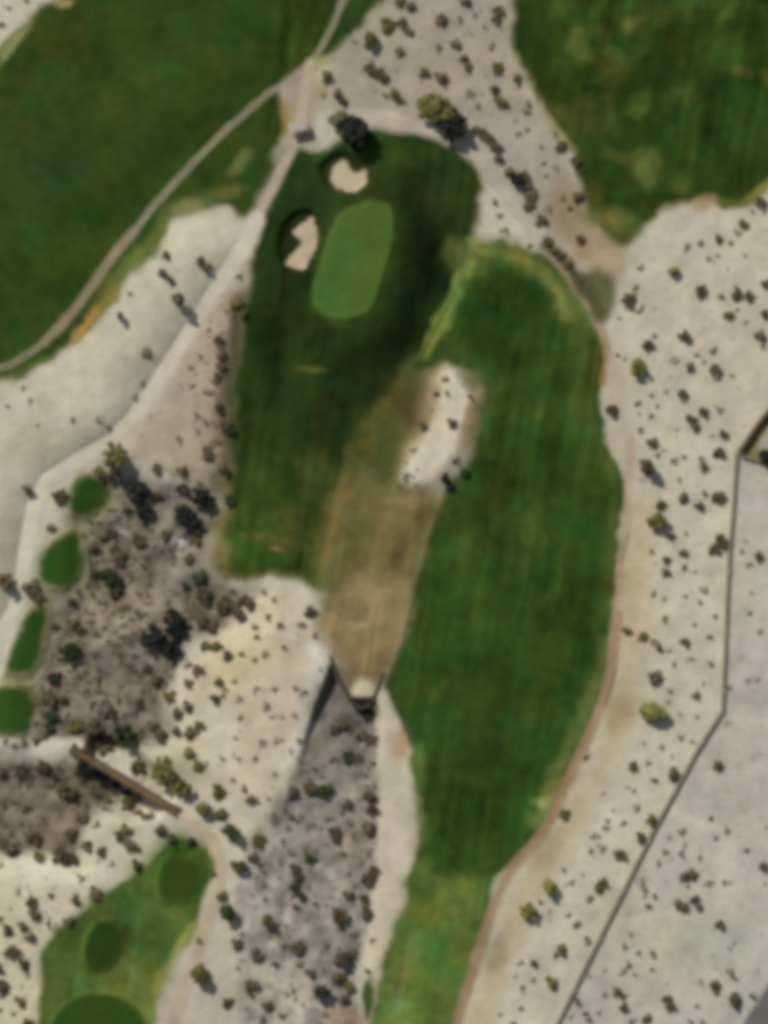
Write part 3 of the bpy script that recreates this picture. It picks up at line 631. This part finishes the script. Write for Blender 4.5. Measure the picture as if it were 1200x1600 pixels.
# ------------------------------------------------------------------ trees: x, y of the crown, radius, height in metres, tone, label, short name for neighbours
TREES = [
 (681,174,34,6.5,'o','broad olive tree with a wide dark shade, on the sand above the central green','the broad olive tree'),
 (530,188,18,6.0,'p','pale grey-olive tree beside the junction, left of its added dark shade','the pale grey-olive tree'),
 (557,208,29,7.0,'k','very dark tree over the head of the central green, above the upper bunker','the added shade above the bunker'),  # extra black crown added for the pale tree's cast shadow
 (708,195,31,6.0,'k','blackish crown added as the shaded right half of the broad olive tree','the added shade by the broad olive tree'),  # second crown added to darken the olive tree's shaded side
 (806,280,13,3.6,'k','blackish round tree at the lower end of the hedge row by the right path','the blackish hedge-end tree'),
 (577,63,14,3.6,'o','round olive tree on the top sand strip, close to the upper-left grass edge','the round olive tree up top'),
 (279,468,11,6.0,'d','tall dark tree with a long shade, on the sand bank beside the track','the tall tree on the sand bank'),
 (188,494,6,3.6,'d','thin lone dark tree with a short slanting shade, on the bare sand bank','the thin lone tree'),
 (1051,424,9,2.8,'y','small yellow-green tree alone on the upper right sand','the small yellow-green tree'),
 (997,577,17,4.0,'y','round yellow-green tree with dark right half, beside the pale path bend','the yellow-green tree at the path bend'),
 (1009,728,13,6.0,'d','tall dark tree with a long slanting shade, right of the widest pale path','the tall leaning-shade tree'),
 (1025,815,18,4.0,'o','dense brown-olive tree right of the dirt path, halfway down the right fairway','the dense brown-olive tree'),
 (1020,1112,23,4.6,'y','widest yellow-green tree, standing by the dirt path near the wall bend','the widest yellow-green tree'),
 (858,1384,12,4.6,'y','bright yellow-green tree, upper of the touching pair by the lower dirt path','the upper bright pair tree'),
 (826,1424,17,3.8,'y','yellow-olive tree, lower left of the touching pair by the lower dirt path','the lower bright pair tree'),
 (180,714,27,4.6,'o','wide olive tree at the sandy track bend, above the topmost tee box','the wide olive tree at the track'),
 (214,770,22,4.2,'k','blackish tree just below right of the wide olive tree at the track','the blackish tree by the olive one'),
 (226,798,16,3.4,'k','smaller blackish tree below the other, right of the topmost tee box','the smaller blackish tree'),
 (316,778,21,4.2,'k','blackish tree at the top of the scrubby wash, nearest the central grass','the blackish tree near the grass'),
 (292,808,25,4.4,'k','larger blackish tree at the top of the scrubby wash','the larger blackish wash tree'),
 (274,974,26,4.0,'k','blackish tree in the middle of the scrubby wash, upper right of a dark trio','the upper trio tree'),
 (238,996,25,4.0,'k','blackish tree in the middle of the scrubby wash, left of a dark trio','the left trio tree'),
 (270,1014,19,3.6,'k','smallest blackish tree of a dark trio, beside the yellowish sand','the smallest trio tree'),
 (173,904,21,3.6,'g','dark round tree in the scrubby wash, right of the second tee box','the dark tree by the second tee'),
 (108,1018,20,3.6,'g','dark green tree between the third tee box and the open wash','the dark green tree by the third tee'),
 (193,1146,21,3.6,'g','dark green tree in the wash just above the footbridge','the dark tree above the bridge'),
 (8,908,17,4.0,'d','dark tree at the left picture edge beside the sandy track','the dark tree at the left edge'),
 (256,1206,27,4.2,'o','wide olive tree crowding the right half of the footbridge','the wide olive bridge tree'),
 (284,1230,19,3.8,'o','olive tree at the lower end of the footbridge','the olive tree at the bridge end'),
 (214,1198,13,3.2,'o','smaller olive tree above the middle of the footbridge','the small olive bridge tree'),
 (317,1263,14,3.6,'o','round olive tree on the sand just right of the footbridge end','the round olive tree by the bridge'),
 (361,1298,15,4.6,'g','dark green tree with purplish shade, right of the tee lawn tip','the dark green tree by the lawn tip'),
 (373,1352,15,3.2,'o','upright olive tree right of the path curve by the tee lawn','the upright olive tree'),
 (355,1424,15,4.6,'g','dark green tree beside the path, level with the square tee','the dark green path tree'),
 (418,1438,12,3.8,'o','yellow-topped olive tree with purplish shade, in the lower gray wash','the yellow-topped wash tree'),
 (312,1520,17,5.4,'o','olive tree with a large purplish shade beside the lower tee lawn','the purple-shaded olive tree'),
 (488,1228,11,3.0,'d','dark round tree in the upper narrow wash, right of the left bank','the dark upper wash tree'),
 (532,1433,17,3.2,'b','wide brown tree in the middle of the narrow wash','the wide brown tree'),
 (535,1498,15,3.4,'d','dark tree in the lower narrow wash near the fairway bank','the dark lower wash tree'),
 (504,1550,15,3.6,'g','blackish-green tree low in the wash near the bottom edge','the low blackish-green tree'),
 (1148,1562,14,2.6,'p','pale ring-shaped tree beside the grey road corner','the pale ring tree'),
 (1197,713,16,4.0,'k','purplish black tree inside the walled yard at the right edge','the black yard tree'),
]
def make_tree(x, y, r, h, tone, label):
    wx_, wy_ = W(x, y); rad = r / S * .98
    rng = np.random.RandomState(int(x * 7 + y))
    root = empty('desert_tree', (wx_, wy_, ground_h(x, y) - .05))
    setp(root, label, 'tree', 'desert trees')
    ch = max(h - .75 * rad, .42 * h)                     # crown centre height
    cs = []
    n = int(18 + rad * 7)
    for i in range(n):
        a = rng.rand() * 6.283; q = rad * .80 * rng.rand() ** .55
        q *= .78 + .32 * math.sin(2 * a + x) * .5 + .2 * rng.rand()
        zz = h * (.22 + .70 * rng.rand() ** .75 * (1 - .40 * (q / rad) ** 2))
        cs.append((q * math.cos(a), q * math.sin(a), max(zz, .35), min(rad, h * .4) * (.20 + .15 * rng.rand())))
    v, f = leaves(rng, cs, 1, 58, .21 + .055 * rad, .75)
    meshobj('crown', v, f, LEAF[tone], root)
    t = MB()
    lean = rng.normal(size=2) * .12
    top = (lean[0] * 2, lean[1] * 2, ch)
    t.tube([(0, 0, -.2), (lean[0] * .6, lean[1] * .6, ch * .35), (lean[0] * 1.4, lean[1] * 1.4, ch * .7), top], [.10 + .035 * rad, .08 + .03 * rad, .06 + .022 * rad, .04])
    for c in cs[:6]:
        t.tube([(lean[0] * .8, lean[1] * .8, ch * .42), (c[0] * .5, c[1] * .5, (ch * .5 + c[2]) / 2), (c[0], c[1], c[2])], [.05 + .015 * rad, .04, .02], 5)
    t.build('trunk', M_BARK, root, True)
    return root
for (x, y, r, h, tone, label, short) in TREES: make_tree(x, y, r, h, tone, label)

# ------------------------------------------------------------------ shrubs: the 300 largest one by one, the smallest as one scatter
# labels: size + tone + where it stands from a landmark
LAND = [(t[0], t[1], t[6]) for t in TREES] + [
 (197,1220,'the footbridge'), (560,1075,'the pointed headwall'), (1151,708,'the upper wall bend'), (1128,1112,'the lower wall bend'),
 (138,775,'the topmost tee box'), (96,876,'the second tee box'), (42,1002,'the third tee box'), (24,1108,'the fourth tee box'),
 (545,278,'the upper bunker'), (472,380,'the lower bunker'), (685,680,'the sand island'), (470,200,'the shelter'), (1185,1570,'the road corner'),
 (160,1478,'the oval tee'), (300,1316,'the tee lawn tip'), (60,1262,'the left thicket'), (400,1080,'the pale sand flat'), (355,890,'the lower left green corner'),
 (655,1310,'the fairway bank corner'), (985,380,'the olive grass corner'), (805,60,'the upper right grass edge'), (485,100,'the path fork'),
 (745,330,'the right edge of the central green'), (20,70,'the upper left corner sand'), (375,560,'the left edge of the central green'),
 (945,548,'the narrowest path point'), (780,1400,'the lower dirt path bend'), (1100,320,'the pink sand spur'), (60,750,'the track bend')]
TONE = {'d':'dark', 'o':'olive', 'y':'yellow-green', 'g':'dark green', 'k':'blackish', 'b':'brown', 'p':'grey-olive', 'f':'pale grey'}
def size_word(r): return 'tiny' if r <= 5 else 'small' if r <= 7 else 'medium' if r <= 9 else 'large' if r <= 11 else 'broad'
def where(x, y):
    best = min(LAND, key=lambda l: math.hypot(l[0] - x, l[1] - y))
    dx, dy = x - best[0], y - best[1]; d = math.hypot(dx, dy)
    a = (math.degrees(math.atan2(dy, dx)) + 360) % 360
    w = ['right of', 'below right of', 'below', 'below left of', 'left of', 'above left of', 'above', 'above right of'][int((a + 22.5) // 45) % 8]
    if d < 34: pre = 'close'
    elif d < 62: pre = 'just'
    elif d < 105: pre = 'farther'
    else: pre = 'far'
    return '%s %s %s' % (pre, w, best[2])
order = sorted(range(len(shrubs)), key=lambda i: (-shrubs[i][2] * (0.8 if shrubs[i][3] == 'f' else 1), i))
single = order[:300]; rest = order[300:]
lab = {}
for i in single:
    x, y, r, t = shrubs[i]
    lab.setdefault('%s %s shrub %s' % (size_word(r), TONE[t], where(x, y)), []).append(i)
ORD = ['topmost', 'second from top', 'third from top', 'fourth from top', 'fifth from top', 'sixth from top']
final = {}
for L_, ids in lab.items():
    ids.sort(key=lambda i: shrubs[i][1])
    for k, i in enumerate(ids):
        if len(ids) == 1: final[i] = L_
        elif len(ids) == 2: final[i] = L_ + (', upper of two' if k == 0 else ', lower of two')
        else: final[i] = L_ + ', ' + (ORD[k] if k < len(ids) - 1 else 'lowest') + ' of %s' % ['', '', '', 'three', 'four', 'five', 'six', 'seven'][min(len(ids), 7)]
for i, t_ in final.items():
    if len(t_.replace('-', ' ').split()) > 16: final[i] = t_.replace(' of two', '').replace('the ', '', 1)
def shrub_place(i):
    x, y, r, t = shrubs[i]
    f = t == 'f'
    rad = r / S * (1.15 if f else 1.15)
    cx = x - (.10 if f else .22) * r * SHX; cy = y - (.10 if f else .22) * r * SHY
    return cx, cy, rad
SX = np.array([[shrub_place(i)[0] for i in range(len(shrubs))]]); SY = np.array([[shrub_place(i)[1] for i in range(len(shrubs))]])
SZ = height(SX, SY)[0]
rnd = random.Random(5)
for i in single:
    x, y, r, t = shrubs[i]
    cx, cy, rad = shrub_place(i)
    kind = 'sparse' if t == 'f' else 'full'
    o = bpy.data.objects.new('desert_shrub', shrub_data(kind, t, rnd.randrange(6)))
    C.objects.link(o)
    wx_, wy_ = W(cx, cy)
    o.location = (wx_, wy_, SZ[i] - .03)
    o.rotation_euler = (0, 0, rnd.random() * 6.28)
    o.scale = (rad * rnd.uniform(.85, 1.15), rad * rnd.uniform(.85, 1.15), rad * rnd.uniform(.9, 1.25) * (.7 if t == 'f' else 1))
    setp(o, final[i], 'shrub', 'desert shrubs')
def scatter(name, items, mats):
    """many low brush clumps no one could count, one object"""
    v, f, mi = [], [], []
    for (x, y, r, ti, seed) in items:
        rng = np.random.RandomState(seed)
        cs = [(.55 * rng.normal() * .6, .55 * rng.normal() * .6, .15 + .3 * rng.rand(), .32) for _ in range(6)]
        vv, ff = leaves(rng, cs, 1, 8, .16)
        wx_, wy_ = W(x, y); z = items_h[(x, y)]
        k = len(v)
        v += [(wx_ + p[0] * r, wy_ + p[1] * r, z + p[2] * r) for p in vv]
        f += [tuple(q + k for q in g_) for g_ in ff]; mi += [ti] * len(ff)
    me = bpy.data.meshes.new(name); me.from_pydata(v, [], f); me.update()
    for m in mats: me.materials.append(m)
    me.polygons.foreach_set('material_index', mi)
    o = bpy.data.objects.new(name, me); C.objects.link(o)
    return o
items = []
MATS = [LEAF['f'], LEAF['d'], LEAF['o'], LEAF['b']]
IDX = {'f': 0, 'd': 1, 'o': 2, 'b': 3, 'g': 1, 'k': 1, 'p': 2, 'y': 2}
for i in rest:
    x, y, r, t = shrubs[i]; cx, cy, rad = shrub_place(i)
    items.append((cx, cy, rad, IDX[t], i))
def fill(poly, n, rlo, rhi, w, seed):
    rng = np.random.RandomState(seed)
    xs = [p[0] for p in poly]; ys = [p[1] for p in poly]
    x = rng.uniform(max(min(xs), -80), max(xs), n * 5); y = rng.uniform(min(ys), min(max(ys), 1680), n * 5)
    ok = (sd_poly(x[None], y[None], poly)[0] > 4) & (fbm(x[None], y[None], 40, 777, 2)[0] > -.12)
    for a, b in list(zip(x[ok], y[ok]))[:n]:
        items.append((float(a), float(b), float(rng.uniform(rlo, rhi)), int(rng.choice(4, p=w)), int(rng.randint(1e6))))
fill(W1, 520, .3, 1.15, (.5, .28, .08, .14), 1)
fill(W1B, 260, .35, 1.1, (.35, .4, .05, .2), 2)
fill(W2, 170, .35, 1.0, (.5, .25, .1, .15), 3)
fill(MIDZ, 120, .2, .5, (.85, .03, .04, .08), 4)
fill([(340,480),(385,480),(370,600),(362,740),(320,740),(330,620)], 80, .25, .6, (.35, .15, .1, .4), 6)
fill(FLAT, 70, .2, .5, (.7, .15, .1, .05), 5)
fill([(1000,440),(1190,420),(1190,640),(1140,720),(1125,1100),(1000,1300),(880,1560),(800,1590),(850,1400),(1000,1150),(1000,700)], 160, .18, .42, (.8, .15, .05, 0), 7)
fill([(1150,740),(1195,740),(1195,1500),(1140,1590),(880,1600),(1040,1290),(1135,1120)], 130, .18, .42, (.8, .15, .05, 0), 8)
fill([(0,1350),(250,1310),(70,1470),(50,1600),(0,1600)], 60, .25, .55, (.5, .35, .15, 0), 9)
fill([(560,60),(640,10),(790,10),(800,100),(890,230),(880,330),(830,330),(700,150),(560,160)], 110, .2, .5, (.65, .25, .1, 0), 10)
ax = np.array([[q[0] for q in items]]); ay = np.array([[q[1] for q in items]])
hz = height(ax, ay)[0]
items_h = {(q[0], q[1]): hz[k] - .03 for k, q in enumerate(items)}
setp(scatter('low_brush', items, MATS), 'low grey and brown brush scattered over the sand and wash beds', 'brush', kind='stuff')

# ------------------------------------------------------------------ things people built
M_BLOCK = solid('weathered block', (.235,.208,.165), .18, 1.5)
M_BLOCK2 = solid('brown block', (.150,.115,.070), .2, 1.5)
M_CAP = solid('coping stone', (.175,.155,.115), .15, 2)
M_WOOD = solid('weathered planks', (.125,.088,.044), .3, 2.5)
M_WOOD2 = solid('dark timber', (.060,.044,.026), .25, 3)
M_CONC = solid('stained concrete', (.055,.046,.034), .25, 1.2)
M_ROOF = solid('pale roof sheet', (.36,.32,.27), .1, 1.5)
M_PAD = solid('concrete pad', (.42,.41,.35), .1, 1.5)

def wall_run(name, pts, hgt, thick, mat, capmat, label, step=14, pier=0):
    """a wall that follows the terrain along a polyline"""
    P_ = []
    for (ax_, ay_), (bx, by) in zip(pts[:-1], pts[1:]):
        n = max(1, int(math.hypot(bx - ax_, by - ay_) / step))
        for k in range(n): P_.append((ax_ + (bx - ax_) * k / n, ay_ + (by - ay_) * k / n))
    P_.append(pts[-1])
    hh = height(np.clip(np.array([[p[0] for p in P_]]), -400, 1600), np.clip(np.array([[p[1] for p in P_]]), -400, 2000))[0]
    w = [W(*p) for p in P_]
    x0, y0 = w[0]
    root = empty(name, (x0, y0, float(hh[0])))
    z0 = float(hh[0])
    def ribbon(t, lo, hi):
        v, f = [], []
        for i in range(len(w)):
            a = np.array(w[max(i - 1, 0)]); b = np.array(w[min(i + 1, len(w) - 1)])
            d = (b - a) / np.linalg.norm(b - a); nrm = np.array((-d[1], d[0]))
            for s, z in ((1, lo), (1, hi), (-1, hi), (-1, lo)):
                q = np.array(w[i]) + nrm * s * t / 2
                v.append((q[0] - x0, q[1] - y0, float(hh[i]) + z - z0))
        for i in range(len(w) - 1):
            for j in range(4):
                a = i * 4 + j; b = i * 4 + (j + 1) % 4
                f.append((a, b, b + 4, a + 4))
        f.append((0, 1, 2, 3)); n = (len(w) - 1) * 4; f.append((n + 3, n + 2, n + 1, n))
        return v, f
    v, f = ribbon(thick, -.4, hgt); meshobj('wall_panel', v, f, mat, root)
    v, f = ribbon(thick + .14, hgt + .003, hgt + .11); meshobj('coping', v, f, capmat, root)
    if pier:
        for i in range(0, len(w), pier):
            m = MB(); a = np.array(w[max(i - 1, 0)]); b = np.array(w[min(i + 1, len(w) - 1)])
            m.box(w[i][0] - x0, w[i][1] - y0, float(hh[i]) - z0 + hgt / 2, thick + .3, thick + .3, hgt + .34, math.atan2(*(b - a)[::-1]))
            m.build('pier', mat, root)
    setp(root, label, 'wall')
    return root
wall_run('boundary_wall', [(1151,710),(1146,790),(1140,860),(1136,940),(1133,1020),(1129,1111),(1090,1172),(1055,1236),(1020,1300),(975,1390),(930,1480),(870,1602),(760,1830)], 0.65, .75, M_BLOCK, M_CAP,
         'long grey-brown boundary wall between the pale desert strip and the bare lot', 14, 6)
wall_run('yard_wall', [(1300,500),(1240,580),(1204,636),(1180,666),(1156,702)], 2.0, .6, M_BLOCK2, M_BLOCK2, 'brown slanting yard wall meeting the upper end of the boundary wall', 14, 4)
wall_run('yard_wall', [(1158,712),(1180,719),(1204,728),(1260,746)], .9, .5, M_BLOCK2, M_CAP, 'low olive-brown yard wall below the tan yard, right of the wall bend', 14)

# headwall at the tip of the brown spit
root = empty('headwall', (*W(565, 1092), ground_h(565, 1080)))
bx_, by_ = W(565, 1092)
def wing(pts, hgt, name='wing_wall'):
    z0 = ground_h(565, 1080)
    for (ax_, ay_), (cx_, cy_) in zip(pts[:-1], pts[1:]):
        a = W(ax_, ay_); b = W(cx_, cy_)
        m = MB()
        L_ = math.hypot(b[0] - a[0], b[1] - a[1])
        zt = max(ground_h(ax_, ay_), ground_h(cx_, cy_), z0 - .3)
        m.box((a[0] + b[0]) / 2 - bx_, (a[1] + b[1]) / 2 - by_, zt + .12 - z0 - hgt / 2, L_ + .01, .95, hgt, math.atan2(b[1] - a[1], b[0] - a[0]))
        m.build(name, M_CONC, root)
wing([(516,1026),(527,1052),(539,1078),(550,1099)], 4.2)
wing([(581,1098),(590,1077),(599,1052)], 4.4)
wing([(552,1101),(566,1106),(578,1101)], 4.0, 'face_wall')
setp(root, 'dark V-shaped concrete headwall at the pointed tip of the brown spit', 'retaining wall')

# timber footbridge over the wash
A_, B_ = W(113, 1169), W(278, 1268)
bl = math.hypot(B_[0] - A_[0], B_[1] - A_[1]); ang = math.atan2(B_[1] - A_[1], B_[0] - A_[0])
zA, zB = ground_h(98, 1166), ground_h(294, 1283)
zD = max(zA, zB, 0.0) + .25
root = empty('footbridge', ((A_[0] + B_[0]) / 2, (A_[1] + B_[1]) / 2, zD), ang)
setp(root, 'long brown timber footbridge crossing the scrubby wash at lower left', 'bridge')
m = MB()
n = int(bl / .3)
for k in range(n): m.box(-bl / 2 + (k + .5) * bl / n, 0, 0, bl / n - .03, 2.0, .09 + .004 * (k % 3))
m.build('deck', M_WOOD, root)
for s in (-1, 1):
    m = MB(); m.box(0, s * .8, -.28, bl, .22, .44); m.build('beam', M_WOOD2, root)
    m = MB(); m.box(0, s * 1.05, 1.05, bl, .14, .12); m.box(0, s * 1.05, .62, bl, .07, .1)
    m.box(0, s * 1.05, .22, bl, .07, .1)
    rail = m.build('railing', M_WOOD2, root)
    for k in range(11):
        m = MB(); m.box(-bl / 2 + .1 + k * (bl - .2) / 10, s * 1.07, .48, .13, .13, 1.2); m.build('post', M_WOOD2, rail)
for k in (-.3, 0, .3):
    m = MB()
    for s in (-1, 1): m.box(bl * k, s * .8, -2.2, .3, .3, 3.4)
    m.box(bl * k, 0, -.62, .3, 2.3, .24); m.build('pier', M_WOOD2, root)
for s in (-1, 1):
    m = MB(); m.box(s * (bl / 2 + .2), 0, -1.3, .5, 2.9, 2.5); m.build('abutment', M_CONC, root)

# shade shelter at the path fork
sx_, sy_ = W(466, 198)
root = empty('shelter', (sx_, sy_, ground_h(466, 198)), R(14))
setp(root, 'small flat-roofed tan shelter by the path fork, casting a dark block of shade', 'shelter')
m = MB(); m.box(0, 0, 3.0, 5.0, 2.7, .18); m.box(0, 0, 2.84, 4.7, 2.4, .14); m.build('roof', M_ROOF, root)
for ax_ in (-2.1, 2.1):
    for ay_ in (-1, 1):
        m = MB(); m.box(ax_, ay_, 1.38, .18, .18, 2.8); m.build('post', M_WOOD2, root)
m = MB(); m.box(0, .95, 1.2, 4.0, .12, 2.3); m.build('back_wall', M_BLOCK, root)
m = MB(); m.box(0, .55, .45, 3.2, .45, .08); m.box(-1.3, .55, .2, .1, .4, .42); m.box(1.3, .55, .2, .1, .4, .42); m.build('bench', M_WOOD, root)
m = MB(); m.box(0, 0, .03, 5.2, 2.9, .14); m.build('floor_slab', M_PAD, root)

# ------------------------------------------------------------------ light, air, camera
sc = bpy.context.scene
w = bpy.data.worlds.new('World'); sc.world = w; w.use_nodes = True
nt = w.node_tree; bg = nt.nodes['Background']
sky = nt.nodes.new('ShaderNodeTexSky'); sky.sky_type = 'NISHITA'; sky.sun_disc = False
sky.sun_elevation = R(SUN_EL)
az = math.atan2(-SHX, SHY)                       # direction towards the sun, clockwise from north
sky.sun_rotation = az % (2 * math.pi)
hs = nt.nodes.new('ShaderNodeHueSaturation'); hs.inputs['Saturation'].default_value = .5
nt.links.new(sky.outputs[0], hs.inputs['Color']); nt.links.new(hs.outputs[0], bg.inputs[0]); bg.inputs[1].default_value = .075
sun = bpy.data.lights.new('sun', 'SUN'); sun.energy = 4.0; sun.angle = R(.5); sun.color = (1, .955, .88)
so = bpy.data.objects.new('sun', sun); C.objects.link(so)
from mathutils import Vector
d = Vector((SHX, -SHY, -math.tan(R(SUN_EL)))).normalized()
so.rotation_euler = d.to_track_quat('-Z', 'Y').to_euler(); so.location = (-60, 80, 120)
cam = bpy.data.cameras.new('camera'); co = bpy.data.objects.new('camera', cam); C.objects.link(co)
H = 1500.0
co.location = (0, 0, H); co.rotation_euler = (0, 0, 0)
cam.sensor_fit = 'VERTICAL'; cam.sensor_height = 32; cam.lens = 32 * H / (1600 / S)
cam.clip_start = 1; cam.clip_end = 20000
sc.camera = co
sc.render.resolution_x, sc.render.resolution_y = 768, 1024
vs = sc.view_settings
vs.view_transform = 'Standard'; vs.look = 'None'; vs.exposure = 0.0; vs.gamma = 1; vs.use_curve_mapping = False
sc.cycles.pixel_filter_type = 'BLACKMAN_HARRIS'; sc.cycles.filter_width = 6.2
sc.cycles.use_denoising = True
sc.cycles.max_bounces = 6
